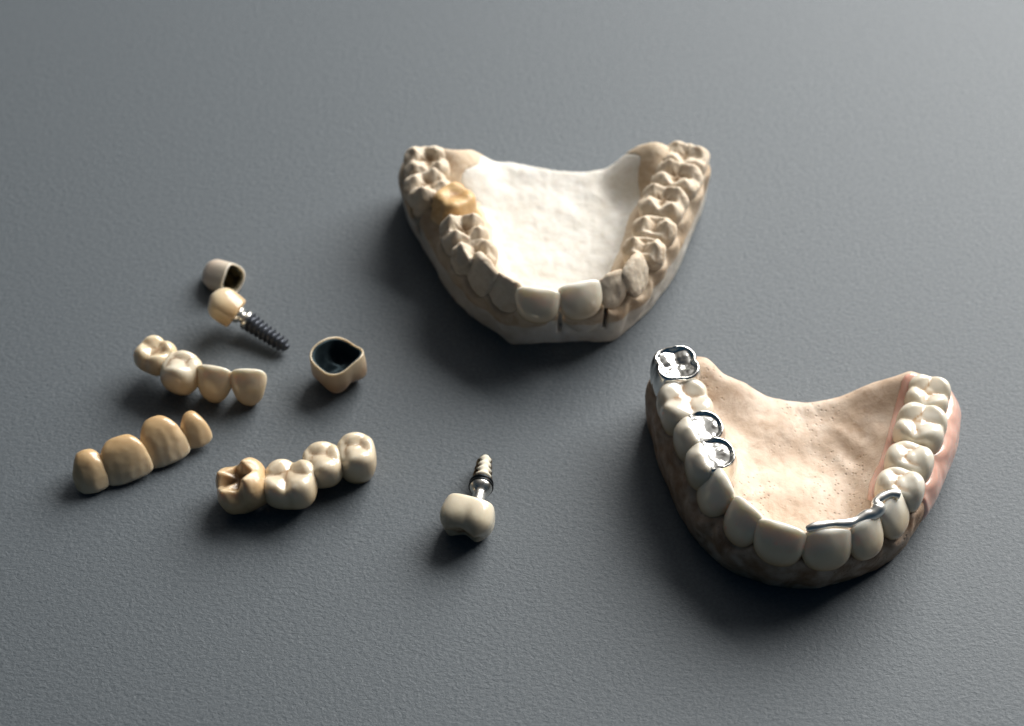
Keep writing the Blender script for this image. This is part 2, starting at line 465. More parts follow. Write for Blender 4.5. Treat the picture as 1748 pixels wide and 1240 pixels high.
def tooth_mesh(kind, w, d, h, seed=0, res=0.2, z0=0.0, relax_n=2, **k):
    xs = np.arange(-w/2-0.8, w/2+0.8, res); ys = np.arange(-d/2-1.2, d/2+1.2, res); zs = np.arange(z0-0.5, h+1.0, res)
    X, Y, Z = np.meshgrid(xs, ys, zs, indexing='ij')
    if kind in ('molar', 'premolar'): f, st = f_molar(X, Y, Z, w, d, h, seed=seed, kind=kind, **k)
    else: f, st = f_incisor(X, Y, Z, w, d, h, seed=seed, **k)
    f = smax(f, z0-Z, 0.5)
    V, Q = nets(f, (xs[0], ys[0], zs[0]), res)
    i = np.clip(((V-np.array([xs[0], ys[0], zs[0]]))/res).round().astype(int), 0, np.array(f.shape)-1)
    s = st[i[:, 0], i[:, 1], i[:, 2]]
    V = relax(V, Q, relax_n)
    return V, Q, s
def add_tooth(name, mat, parent, M4, kind, w, d, h, seed=0, label=None, **k):
    V, Q, s = tooth_mesh(kind, w, d, h, seed, **k)
    o = link_mesh(name, V, Q, mat, parent, M4, {'stain': s})
    if label: o['label'] = label
    return o

# ------------------------------------------------------------------ surface
def build_paper():
    bx = [(-900, -700, 0), (900, -700, 0), (900, 900, 0), (-900, 900, 0)]
    o = link_mesh('paper_sheet', bx, [[0, 1, 2, 3]], M['paper'])
    o['kind'] = 'structure'
    return o
build_paper()

# ------------------------------------------------------------------ jaw models
def tooth_frames(teeth, ztop, tilt=0.0):
    """teeth: dicts with u, v, z (height of the top), ordered along the arch from image left round to image right"""
    pts = np.array([P(t['u'], t['v'], t['z'])[:2] for t in teeth])
    n = len(pts)
    for i, t in enumerate(teeth):
        a = pts[max(i-1, 0)]; b = pts[min(i+1, n-1)]
        tg = (b-a)/np.hypot(*(b-a))
        out = np.array([tg[1], -tg[0]])               # outwards: right of travel when going left -> front -> right
        rot = math.radians(t.get('rot', 0)); c, s = math.cos(rot), math.sin(rot)
        out = np.array([out[0]*c-out[1]*s, out[0]*s+out[1]*c])
        tl = math.radians(t.get('tilt', 0))
        z = Vector((out[0]*math.sin(tl), out[1]*math.sin(tl), math.cos(tl)))
        x = Vector((0, 0, 1)).cross(Vector((out[0], out[1], 0)))   # y = z cross x must be out
        x = -Vector((0, 0, 1)).cross(Vector((out[0], out[1], 0)))
        t['xy'] = pts[i]; t['out'] = out
        top = np.array([pts[i][0], pts[i][1], t['z']])
        org = top-np.array(z)*t['h']
        t['M'] = frame(org, z, x); t['org'] = org; t['zv'] = np.array(z)
    return pts

def jaw_field(outline, teeth, g, res, seed):
    """common solid of a jaw cast; g holds its heights"""
    poly = spline([P(*q)[:2] for q in outline], 6, True)
    cl = spline([g['start']]+[t['cxy'] for t in teeth]+[g['end']], 5)
    lo = poly.min(0)-5.0; hi = poly.max(0)+5.0
    xs = np.arange(lo[0], hi[0], res); ys = np.arange(lo[1], hi[1], res); zs = np.arange(-1.2, g['zmax'], res)
    X, Y = np.meshgrid(xs, ys, indexing='ij')
    out2 = poly_sdf(X, Y, poly)
    D, S, T = line_sdf(X, Y, cl)
    lin = D*S                                # + on the inner side
    zr = np.interp(T, np.linspace(0, 1, len(g['zr'])), g['zr'])
    wl = np.interp(T, np.linspace(0, 1, len(g['wl'])), g['wl'])
    fl = g['floor']+g['floor_fn'](X, Y)+0.25*vnoise(X, Y, X*0, 6, seed)+0.11*vnoise(X, Y, X*0, 2.2, seed+1)+0.10*vnoise(X, Y*0.6, X*0, 1.0, seed+6)
    fl = np.minimum(fl, zr)
    S_in = 1-sstep(g['flat'], wl, lin)
    # steeper near the ridge, then a slow run-out
    Hin = fl+(zr-fl)*S_in**1.15
    Hout = zr-g['drop']*np.maximum(-lin-2.0, 0)**1.5
    H = np.where(lin > 0, Hin, Hout)
    for (hu, hv, hz, hr) in g['humps']:
        hp = P(hu, hv, hz)
        dd = np.hypot(X-hp[0], Y-hp[1])
        H = smax(H, hz-hr*(np.sqrt(dd**2+6.0)-2.45), 2.0)
    H = H+0.12*vnoise(X, Y, X*0, 2.5, seed+2)
    Z = zs[None, None, :]
    o3 = out2[:, :, None]
    n3 = 0.20*vnoise(X[:, :, None], Y[:, :, None], Z, 5.0, seed+3)+0.12*vnoise(X[:, :, None], Y[:, :, None], Z, 1.7, seed+4)
    o3 = o3-g['out']
    lean = g['lean']*np.maximum(Z-g['zlean'], 0)**1.3+g['foot']*np.maximum(g['zfoot']-Z, 0)**1.2
    f = smax(o3+lean+n3, (Z-H[:, :, None])*0.85+n3*0.4, g['k'])
    # root swellings and gum collars round every tooth
    for t in teeth:
        if t.get('noroot'): continue
        o = t['org']; zv = t['zv']
        rr = min(t['w'], t['d'])*0.5*t.get('rk', 1.0)
        i0 = max(int((o[0]-9-xs[0])/res), 0); i1 = min(int((o[0]+9-xs[0])/res), len(xs))
        j0 = max(int((o[1]-9-ys[0])/res), 0); j1 = min(int((o[1]+9-ys[0])/res), len(ys))
        if i1 <= i0 or j1 <= j0: continue
        Xs = X[i0:i1, j0:j1, None]; Ys = Y[i0:i1, j0:j1, None]
        ox, oy = t['out']
        dx = Xs-o[0]; dy = Ys-o[1]; dz = Z-o[2]
        fr = t['k'] in ('incisor', 'canine')
        a = dx*oy-dy*ox; b = dx*ox+dy*oy-0.15*np.minimum(dz, 0)*0-0.4
        taper = 1.0-0.030*np.minimum(dz, 0)**2*(0.6 if fr else 0.8)
        wv = t['w']/2*(0.90 if fr else 0.98); dv = t['d']/2*(1.0 if fr else 1.04)
        rho = (np.sqrt((a/wv)**2+(b/dv)**2)-taper)*min(wv, dv)
        # scalloped collar: higher between the teeth than on the face of the tooth
        ztop = t.get('collar', 0.4 if fr else 1.1)+(2.2 if fr else 0.9)*np.abs(a/wv)**2
        r = smax(rho, (dz-ztop)*0.9, 1.0)
        r = smax(r, out2[i0:i1, j0:j1, None]-g['rlim']-0.12*Z, 1.5)
        f[i0:i1, j0:j1] = smin(f[i0:i1, j0:j1], r+0.1, 1.6)
    cutf = np.full(f.shape, -50.0)
    for s_ in g.get('slots', []):
        A = P(*s_[0])[:2]; B = P(*s_[1])[:2]
        i0 = max(int((min(A[0], B[0])-3-xs[0])/res), 0); i1 = int((max(A[0], B[0])+3-xs[0])/res)
        j0 = max(int((min(A[1], B[1])-3-ys[0])/res), 0); j1 = int((max(A[1], B[1])+3-ys[0])/res)
        d2, _ = seg_dist(X[i0:i1, j0:j1], Y[i0:i1, j0:j1], A, B)
        sl = np.maximum(d2[:, :, None]-s_[2], s_[3]-Z)
        cutf[i0:i1, j0:j1] = np.maximum(cutf[i0:i1, j0:j1], -sl)
    f = smax(f, -Z, 0.6)
    g['_cut'] = cutf
    return f, xs, ys, zs, X, Y, lin, T, out2

def put_cxy(teeth):
    for t in teeth:
        # centre of the root under the tooth
        t['cxy'] = t['org'][:2]

exec_order = []
# ---- the far, white cast with beige arch
ZT = 18.5
far = [
 dict(k='molar', u=727, v=262, z=17.5, w=9.5, d=10, h=6.5, m='beige_tooth', rel=1.8, rot=4),
 dict(k='molar', u=729, v=303, z=17.2, w=8.5, d=10, h=6.5, m='beige_tooth', rel=1.9),
 dict(k='die', u=775, v=330, z=17.0, w=8.0, d=8.5, h=7.0, m='amber_die', name='tooth_stump', label='amber ground tooth stump', rot=14, rel=0.3),
 dict(k='molar', u=792, v=377, z=18.2, w=8.5, d=10.0, h=7.5, m='beige_tooth', rel=2.4, rk=1.05),
 dict(k='premolar', u=809, v=412, z=18.2, w=7.6, d=9.6, h=7.5, m='beige_tooth', rel=2.4),
 dict(k='canine', u=823, v=446, z=18.4, w=8.0, d=7.5, h=8.5, m='beige_tooth', pointed=0.35),
 dict(k='incisor', u=864, v=480, z=17.6, w=8.0, d=6.5, h=7.8, m='beige_tooth', pointed=0.12),
 dict(k='incisor', u=918, v=497, z=18.4, w=9.2, d=6.5, h=7.9, m='porc_front', name='porcelain_crown', label='glossy white porcelain front crown', front=1, tilt=-6),
 dict(k='incisor', u=992, v=487, z=18.8, w=9.3, d=6.5, h=8.6, m='porc_front', name='porcelain_crown', label='glossy white porcelain front crown', front=1, tilt=-6),
 dict(k='incisor', u=1048, v=472, z=18.4, w=6.6, d=6.0, h=8.6, m='beige_tooth', pointed=0.15),
 dict(k='canine', u=1086, v=446, z=18.6, w=7.6, d=7.5, h=8.8, m='beige_tooth', pointed=0.35),
 dict(k='premolar', u=1101, v=408, z=18.0, w=6.6, d=9.0, h=7.0, m='beige_tooth', rel=2.3),
 dict(k='premolar', u=1119, v=373, z=17.8, w=6.8, d=9.2, h=6.6, m='beige_tooth', rel=2.2),
 dict(k='molar', u=1133, v=329, z=17.6, w=9.2, d=10.2, h=6.2, m='beige_tooth', rel=2.0),
 dict(k='molar', u=1157, v=288, z=17.4, w=9.2, d=10.6, h=6.2, m='beige_tooth', rel=2.0),
 dict(k='molar', u=1172, v=256, z=16.8, w=8.0, d=10.0, h=5.5, m='beige_tooth', rel=1.6),
]
far_outline = [  # going round: back edge left -> left side -> front -> right side -> back edge
 (770, 247, 15), (725, 240, 14), (690, 256, 13), (685, 300, 9), (693, 345, 6), (712, 400, 2), (736, 452, 0), (760, 495, 0), (790, 530, 0),
 (822, 556, 0), (850, 575, 0), (876, 591, 0), (925, 588, 0), (990, 586, 0), (1042, 586, 0), (1070, 568, 0), (1105, 538, 0), (1131, 505, 0), (1158, 463, 0),
 (1177, 407, 2), (1196, 345, 6), (1205, 300, 9), (1204, 268, 12), (1180, 245, 14), (1112, 236, 15), (1085, 256, 11), (1035, 284, 8), (995, 294, 7), (950, 294, 7), (870, 280, 7), (840, 276, 8), (805, 258, 11)]

def jaw(name, label, teeth, outline, g, res, mats, split, seed):
    tooth_frames(teeth, ZT); put_cxy(teeth)
    pl = np.array([P(*q) for q in outline])[:, :2]
    c = pl.mean(0)
    r = root(name, (c[0], c[1], 0), label, 'dental model')
    f, xs, ys, zs, X, Y, lin, T, out2 = jaw_field(outline, teeth, g, res, seed)
    org = (xs[0], ys[0], zs[0])
    Z = zs[None, None, :]
    off = np.array([c[0], c[1], 0])
    def emit(nm, F, mat, att=None):
        V, Q = nets(np.maximum(F, g['_cut']), org, res)
        V = relax(V, Q, 1)
        attrs = {}
        if att is not None:
            i = np.clip(((V[:, :2]-np.array(org)[:2])/res).round().astype(int), 0, np.array(X.shape)-1)
            attrs['stain'] = att(V, lin[i[:, 0], i[:, 1]], out2[i[:, 0], i[:, 1]])  # besides stains, carries the shade painted on the cast walls
        W = Matrix.Translation(Vector((c[0]*MM, c[1]*MM, 0)))
        return link_mesh(nm, V-off, Q, mat, r, W, attrs)
    return r, f, emit, dict(xs=xs, ys=ys, zs=zs, X=X, Y=Y, Z=Z, lin=lin, T=T, out2=out2, org=org, off=off, res=res)

def wall_stain_shade(amount):
    # brown stains plus shade painted into the outer wall colour, below the teeth
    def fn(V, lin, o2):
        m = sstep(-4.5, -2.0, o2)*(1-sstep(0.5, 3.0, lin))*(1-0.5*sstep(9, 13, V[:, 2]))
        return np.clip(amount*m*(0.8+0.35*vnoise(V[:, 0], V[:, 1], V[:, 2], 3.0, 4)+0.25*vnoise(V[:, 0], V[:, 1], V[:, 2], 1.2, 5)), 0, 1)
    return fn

def place_teeth(r, teeth):
    for i, t in enumerate(teeth):
        k = t['k']
        kw = dict(seed=i*3+len(teeth), label=t.get('label'))
        mat = M[t['m']]
        nm = t.get('name', 'tooth')
        z0 = -1.5; pl = t['m'] == 'beige_tooth'
        if k in ('molar', 'premolar'):
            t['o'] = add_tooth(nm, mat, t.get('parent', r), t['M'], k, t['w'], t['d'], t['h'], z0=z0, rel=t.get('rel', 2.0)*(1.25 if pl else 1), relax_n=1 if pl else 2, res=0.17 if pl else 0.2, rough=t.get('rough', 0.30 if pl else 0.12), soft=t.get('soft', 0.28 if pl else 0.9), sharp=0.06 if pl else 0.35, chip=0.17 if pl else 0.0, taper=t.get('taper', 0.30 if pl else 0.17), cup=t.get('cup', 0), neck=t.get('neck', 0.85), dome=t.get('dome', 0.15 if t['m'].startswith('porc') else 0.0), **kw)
        elif k == 'die':
            t['o'] = add_tooth(nm, mat, r, t['M'], 'molar', t['w'], t['d'], t['h'], z0=z0, rel=0.7, neck=1.22, soft=0.7, **kw)
        else:
            t['o'] = add_tooth(nm, mat, t.get('parent', r), t['M'], k, t['w'], t['d'], t['h'], z0=z0, pointed=t.get('pointed', 0), hollow=0.75 if pl else 0.0, chip=0.18 if pl else 0.03, relax_n=1 if pl else 2, soft=0.5 if pl else 1.5, **kw)

RES = 0.33
def far_floor(X, Y): 
    yb = P(950, 292, 7)[1]
    return 1.0*sstep(yb-14, yb-48, Y)*0+0.9*np.exp(-((Y-yb)/4.0)**2)
gfar = dict(rlim=1.0, out=0.6, humps=[(1118, 247, 16.5, 1.15), (764, 250, 16.0, 0.95), (1168, 262, 13, 0.5)], start=P(760, 235, 13)[:2], end=P(1150, 232, 13)[:2], zmax=17, zr=[12, 11, 10.8, 10.6, 10.4, 10.3, 10.3, 10.4, 10.8, 11, 11.5, 12, 12.5],
            wl=[10, 9, 8.5, 8, 7.5, 7, 7.5, 8, 8.5, 9, 9.5, 10], floor=6.8, floor_fn=far_floor, flat=3.4, drop=0.12,
            lean=0.16, zlean=8.0, foot=0.06, zfoot=8.0, k=1.6,
            slots=[((957, 521, 10), (954, 620, 0), 0.5, 3.6), ((1027, 512, 10), (1032, 600, 0), 0.38, 5.5), ((732, 366, 9), (690, 410, 4), 1.3, 3.5)])
rf, f, emit, q = jaw('dental_model', 'white and beige plaster jaw cast with two porcelain front teeth and an amber stump', far, far_outline, gfar, RES, None, True, 3)
zline = 7.6+0.5*vnoise(q['X'], q['Y'], q['X']*0, 9, 5)
region = np.maximum((q['lin']-7.6-np.where(q['X'] > 0, 3.2, 1.2)*sstep(P(900, 330, 10)[1], P(900, 250, 14)[1], q['Y'])-1.2*vnoise(q['X'], q['Y'], q['X']*0, 4, 8))[:, :, None], zline[:, :, None]-q['Z'])
emit('plaster_base', f+0.5*(1-sstep(-0.6, 0.1, region)), M['white_plaster'], wall_stain_shade(0.55))  # wall browned: its beige tone, and shade put into the colour
emit('gum_ridge', np.maximum(f-0.05, region), M['beige_stone'], wall_stain_shade(0.45))
place_teeth(rf, far)

# ---- the near, tan cast with metal work and a partial denture
near = [
 dict(k='molar', u=1156, v=616, z=18.0, w=9.6, d=9.6, h=9.0, m='chrome', rel=1.5, cup=0.7, name='metal_crown', label='polished metal molar crown', rough=0.2, soft=0.6, neck=0.9),
 dict(k='molar', u=1172, v=674, z=17.4, w=10.8, d=10.4, h=8.0, m='porc_molar', rel=1.5, dome=0.10, name='porcelain_crown', label='white porcelain molar crown beside the metal crown'),
 dict(k='premolar', u=1197, v=726, z=17.4, w=7.8, d=9.4, h=8.0, m='porc_molar', rel=2.0, name='veneered_crown', metal=1),
 dict(k='premolar', u=1217, v=772, z=17.4, w=7.8, d=9.4, h=8.0, m='porc_molar', rel=2.0, name='veneered_crown', metal=1),
 dict(k='canine', u=1228, v=812, z=17.6, w=8.2, d=7.8, h=10.8, m='porc_white', pointed=0.28, name='porcelain_crown', front=1, tilt=-6),
 dict(k='incisor', u=1273, v=865, z=17.6, w=8.0, d=6.8, h=10.0, m='porc_white', pointed=0.1, name='porcelain_crown', front=1, tilt=-6),
 dict(k='incisor', u=1334, v=901, z=17.6, w=9.6, d=6.8, h=9.4, m='porc_white', name='porcelain_crown', front=1, tilt=-6),
 dict(k='incisor', u=1416, v=911, z=17.2, w=9.6, d=6.4, h=9.4, m='porc_white', name='porcelain_crown', front=1, tilt=-6),
 dict(k='incisor', u=1484, v=894, z=17.2, w=7.6, d=6.2, h=9.2, m='porc_white', pointed=0.12, name='porcelain_crown', front=1, tilt=-6),
 dict(k='canine', u=1530, v=852, z=17.6, w=7.8, d=7.2, h=10.0, m='porc_white', pointed=0.28, name='porcelain_crown', front=1, tilt=-6),
 dict(k='premolar', u=1541, v=814, z=17.0, w=7.0, d=9.0, h=8.0, m='porc_bright', rel=2.0, name='denture_tooth', den=1),
 dict(k='premolar', u=1557, v=770, z=17.0, w=7.2, d=9.0, h=7.6, m='porc_bright', rel=1.9, name='denture_tooth', den=1),
 dict(k='molar', u=1576, v=712, z=17.0, w=9.8, d=9.8, h=7.6, m='porc_bright', rel=2.0, name='denture_tooth', den=1),
 dict(k='molar', u=1588, v=660, z=16.6, w=8.6, d=8.6, h=7.0, m='porc_bright', rel=1.9, name='denture_tooth', den=1),
]
near_outline = [
 (1212, 600, 13), (1175, 594, 13), (1130, 612, 12), (1108, 650, 10), (1104, 700, 5), (1113, 748, 2), (1120, 790, 1), (1137, 840, 0), (1166, 897, 0),
 (1204, 948, 0), (1248, 982, 0), (1300, 1001, 0), (1360, 1011, 0), (1420, 1006, 0), (1470, 990, 0), (1510, 970, 0), (1546, 938, 0), (1572, 900, 0),
 (1592, 862, 1), (1618, 795, 3), (1632, 735, 5), (1632, 690, 8), (1612, 645, 11), (1590, 628, 13), (1554, 623, 13), (1528, 634, 12), (1505, 652, 9), (1470, 666, 7), (1433, 672, 7), (1380, 677, 7), (1338, 676, 7),
 (1300, 669, 7.5), (1267, 653, 8.5), (1238, 634, 11)]
def near_floor(X, Y):
    a = P(1400, 790, 6)
    b = P(1390, 700, 7)
    f = -2.2*np.exp(-(((X-a[0]+1)/9)**2+((Y-a[1]-1)/6.5)**2))
    for (u, v, su, sv, am) in ((1300, 725, 7, 6, 1.3), (1490, 735, 6, 9, 1.2), (1395, 712, 6, 3, -0.8), (1330, 840, 9, 5, 0.8), (1440, 850, 6, 5, -0.6)):
        p = P(u, v, 7); f = f+am*np.exp(-(((X-p[0])/su)**2+((Y-p[1])/sv)**2))
    return f+0.25*np.sin((X+Y*0.6)*1.3)*np.exp(-(((X-P(1480, 780, 7)[0])/7)**2+((Y-P(1480, 780, 7)[1])/8)**2))
gnear = dict(rlim=0.0, out=0.2, humps=[(1210, 611, 15.0, 0.72), (1554, 633, 15.0, 0.78)], start=P(1195, 592, 14)[:2], end=P(1560, 615, 13)[:2], zmax=17, zr=[13, 11.5, 10.8, 10.6, 10.4, 10.2, 10.0, 10.0, 10.2, 10.4, 10.8, 11.5, 12.0, 13],
            wl=[11, 12, 12, 11, 10, 9, 9, 9, 9.5, 10, 11, 11, 11], floor=7.0, floor_fn=near_floor, flat=2.4, drop=0.10,
            lean=0.15, zlean=6.5, foot=0.08, zfoot=5.5, k=3.0)
rn, f, emit, q = jaw('dental_model', 'tan stone jaw cast with polished metal crown, pink denture base and metal tooth bar', near, near_outline, gnear, RES, None, False, 11)
emit('stone_base', f, M['pink_stone'], wall_stain_shade(1.0))
# pink denture base: a shell over the ridge under the four right hand teeth
den = [t for t in near if t.get('den')]
dl = spline([P(1592, 628, 11)[:2]]+[t['cxy'] for t in den[::-1]]+[P(1542, 846, 9)[:2]], 6)
D, S, T2 = line_sdf(q['X'], q['Y'], dl)
reg = np.where(q['lin'] > 0, D-5.6-0.5*vnoise(q['X'], q['Y'], q['X']*0, 5, 2), D-9.5)[:, :, None]
reg = np.maximum(reg, 2.8-q['Z'])
endcut = (P(1545, 868, 8)[1]-q['Y'])[:, :, None]
reg = smax(reg, endcut, 1.5)
reg = smax(reg, (q['Y']-P(1560, 653, 12)[1])[:, :, None], 1.5)
pk = smax(f-0.45, reg, 0.7)
pk = np.maximum(pk, -(f+0.6))
pink = emit('denture_base', pk, M['acrylic'])
pink['label'] = 'pink acrylic denture base'
for t in near:
    if t.get('den'): t['parent'] = pink

# the two veneered premolars: metal body, porcelain facing
def place_veneered(t, i):
    w_, d_, h_ = t['w'], t['d'], t['h']
    w_ *= 1.06
    res = 0.18
    xs = np.arange(-w_/2-0.8, w_/2+0.8, res); ys = np.arange(-d_/2-1, d_/2+1, res); zs = np.arange(-2.0, h_+1, res)
    X, Y, Z = np.meshgrid(xs, ys, zs, indexing='ij')
    fm, _ = f_molar(X, Y, Z, w_, d_, h_, seed=40+i, kind='premolar', rel=1.1, cup=0.55, soft=0.4, rough=0.15, neck=0.85)
    # hollow the middle of the metal a little so the rim stands proud
    cut = 0.15*d_-0.5+0.10*X*0
    fp_, _ = f_molar(X, Y, Z, w_*1.02, d_*1.0, h_+0.05, seed=41+i, kind='premolar', rel=1.2, soft=1.4, rough=0.05, neck=0.85)
    porc = smax(fp_-0.15, (cut+0.25*(X/w_*2)**2)-Y, 0.5)
    porc = smax(porc, -1.5-Z, 0.4)
    fm = smax(smax(fm, Y-(cut+0.4), 0.3), -1.5-Z, 0.4)
    V, Q = nets(fm, (xs[0], ys[0], zs[0]), res)
    o = link_mesh('veneered_crown', V, Q, M['chrome'], rn, t['M']); o['label'] = 'metal premolar crown with a white porcelain face'
    V, Q = nets(porc, (xs[0], ys[0], zs[0]), res); V = relax(V, Q, 1)
    link_mesh('porcelain_face', V, Q, M['porc_molar'], o, t['M'], {'stain': np.zeros(len(V))})
place_teeth(rn, [t for t in near if not t.get('metal')])
for i, t in enumerate([t for t in near if t.get('metal')]): place_veneered(t, i*5)

def tube(name, pts, radii, mat, parent, off=(0, 0, 0), flat=1.0, nseg=14, lumps=0.0, seed=1):
    c = spline([list(p)+[r] for p, r in zip(pts, radii)], 8)
    rs = np.random.RandomState(seed)
    V = []; Q = []
    n = len(c)
    up = Vector((0, 0, 1))
    for i in range(n):
        t = Vector(c[min(i+1, n-1), :3]-c[max(i-1, 0), :3]).normalized()
        a = t.cross(up).normalized(); b = a.cross(t)
        r = c[i, 3]*(1+lumps*math.sin(i*1.1+seed)+lumps*0.5*rs.uniform(-1, 1))
        if i in (0, n-1): r *= 0.35
        for k in range(nseg):
            th = 2*math.pi*k/nseg
            V.append(np.array(c[i, :3])+np.array(a)*math.cos(th)*r+np.array(b)*math.sin(th)*r*flat)
    for i in range(n-1):
        for k in range(nseg):
            k2 = (k+1) % nseg
            Q.append([i*nseg+k, i*nseg+k2, (i+1)*nseg+k2, (i+1)*nseg+k])
    V = np.array(V)-np.array(off)
    # close the ends with quads onto centre verts
    o = link_mesh(name, V, Q, mat, parent, Matrix.Translation(Vector(off)*MM))
    return o
off = q['off']
bar_px = [(1374, 904, 16.4), (1392, 899, 16.7), (1420, 895, 16.6), (1446, 894, 16.4), (1462, 889, 16.3), (1478, 881, 16.4), (1491, 877, 16.6), (1499, 868, 16.8), (1496, 858, 17.0), (1506, 849, 17.2), (1521, 843, 17.4), (1537, 845, 17.2)]
tube('lingual_bar', [P(*p) for p in bar_px], [0.5, 0.85, 0.75, 0.9, 0.8, 1.1, 1.1, 1.35, 0.85, 0.85, 0.75, 0.9], M['satin_metal'], rn, off, 1.0, lumps=0.0)['label'] = 'polished metal bar behind the front crowns'

# ------------------------------------------------------------------ loose pieces
def wdir(u1, v1, z1, u2, v2, z2): return P(u2, v2, z2)-P(u1, v1, z1)
def screw(name, A, B, r0, r1, pitch, depth, mat, parent, turns_seed=0):
    A = np.array(A); B = np.array(B); L = np.linalg.norm(B-A)
    nz = int(L/pitch*14); ns = 40
    V = []; Q = []
    for i in range(nz+1):
        z = L*i/nz; t = z/L
        env = 1-max(0, (t-0.86)/0.14)**2*0.55
        for k in range(ns):
            th = 2*math.pi*k/ns
            ph = (z/pitch-k/ns) % 1.0
            saw = max(0.0, 1-abs(ph-0.5)/0.36)
            r = (r0+(r1-r0)*t)*env-depth*(1-saw**0.8)*min(1, (1-t)*12+0.25)
            V.append((r*math.cos(th), r*math.sin(th), z))
    for i in range(nz):
        for k in range(ns):
            k2 = (k+1) % ns
            Q.append([i*ns+k, i*ns+k2, (i+1)*ns+k2, (i+1)*ns+k])
    for zi, rev in ((0, True), (nz, False)):
        c = len(V); V.append((0, 0, L*zi/nz+(0.25 if zi else 0)))
        for k in range(0, ns, 2):
            a, b, d = zi*ns+k, zi*ns+(k+1) % ns, zi*ns+(k+2) % ns
            Q.append([c, d, b, a] if rev else [c, a, b, d])
    return link_mesh(name, np.array(V, float), Q, mat, parent, frame(A, B-A, (1, 0.3, 0)))
def lathe(name, prof, A, zdir, mat, parent, ns=36):
    V = []; Q = []
    p = spline([(r, z) for r, z in prof], 5)
    for r, z in p:
        for k in range(ns):
            th = 2*math.pi*k/ns; V.append((max(r, 0.02)*math.cos(th), max(r, 0.02)*math.sin(th), z))
    for i in range(len(p)-1):
        for k in range(ns):
            k2 = (k+1) % ns; Q.append([i*ns+k, i*ns+k2, (i+1)*ns+k2, (i+1)*ns+k])
    return link_mesh(name, np.array(V), Q, mat, parent, frame(A, zdir, (1, 0.3, 0)))

def shell(parent, M4, kind, w_, d_, h_, mat_out, mat_in, t_out=0.45, t_in=0.35, seed=0, wave=0.5, lin_name='metal_lining', own=None, name='crown_shell', **kw):
    """hollow crown, open at the neck"""
    res = 0.17
    xs = np.arange(-w_/2-0.8, w_/2+0.8, res); ys = np.arange(-d_/2-1, d_/2+1, res); zs = np.arange(-1.5, h_+1, res)
    X, Y, Z = np.meshgrid(xs, ys, zs, indexing='ij')
    if kind in ('molar', 'premolar'): f, st = f_molar(X, Y, Z, w_, d_, h_, seed=seed, kind=kind, **kw)
    else: f, st = f_incisor(X, Y, Z, w_, d_, h_, seed=seed, **kw)
    ang = np.arctan2(Y, X)
    cut = wave*np.cos(2*ang+0.6)+0.35*wave*np.cos(3*ang+1)-Z
    o_ = smax(np.maximum(f, -(f+t_out)), cut, 0.25)
    i_ = smax(np.maximum(f+t_out-0.12, -(f+t_out+t_in)), cut+0.25, 0.2)
    og = (xs[0], ys[0], zs[0])
    V, Q = nets(o_, og, res); V = relax(V, Q, 1)
    a = link_mesh(name, V, Q, mat_out, parent, M4, {'stain': np.zeros(len(V))})
    V, Q = nets(i_, og, res); V = relax(V, Q, 1)
    link_mesh(lin_name, V, Q, mat_in, parent, M4)
    return a

# (1) small tipped hollow crown
p = P(384, 472, 3.4)
r = root('hollow_crown', (p[0], p[1], 0), 'small tipped hollow crown lying behind the dark threaded implant, opening to the right', 'dental crown')
ax = np.array([-0.74, 0.52, -0.30])
pc = P(398, 478, 3.4)
shell(r, frame(pc, ax, (0.45, 0.75, 0.55)), 'premolar', 6.6, 6.2, 8.8, M['porc_rose'], M['brass_lining'], t_in=0.5, seed=5, wave=0.25, rel=0.5, soft=1.6, neck=1.0, taper=0.85)

# (2) front tooth crown on a dark screw
r = root('implant_crown', (*P(410, 545, 0)[:2], 0), 'cream crown on a long dark threaded implant screw lying diagonally', 'dental implant')
A = P(422, 547, 3.0); B = P(491, 594, 1.7)
sd = (B-A)/np.linalg.norm(B-A)
scr = screw('implant_screw', A, B, 2.15, 1.55, 1.12, 0.75, M['titanium'], r)
neck = P(400, 533, 4.2)
nd = A-neck; Ln = np.linalg.norm(nd)
lathe('abutment', [(1.9, -1.0), (1.9, 0.8), (1.6, 1.6), (1.25, Ln*0.55), (1.25, Ln*0.7), (1.85, Ln*0.82), (1.85, Ln+0.1), (1.2, Ln+0.3)], neck, nd, M['bright_titanium'], r)
cz = -np.array(nd)/Ln; cz = cz*1.0+np.array([0, 0, 0.10])
cx = np.cross(cz, [0, 0, 1]); 
corg = P(405, 537, 4.2)
add_tooth('crown', M['porc_cream'], r, frame(corg, cz, -cx), 'premolar', 6.9, 6.2, 6.6, 9, rel=0.4, soft=2.0, neck=0.93, taper=0.36)

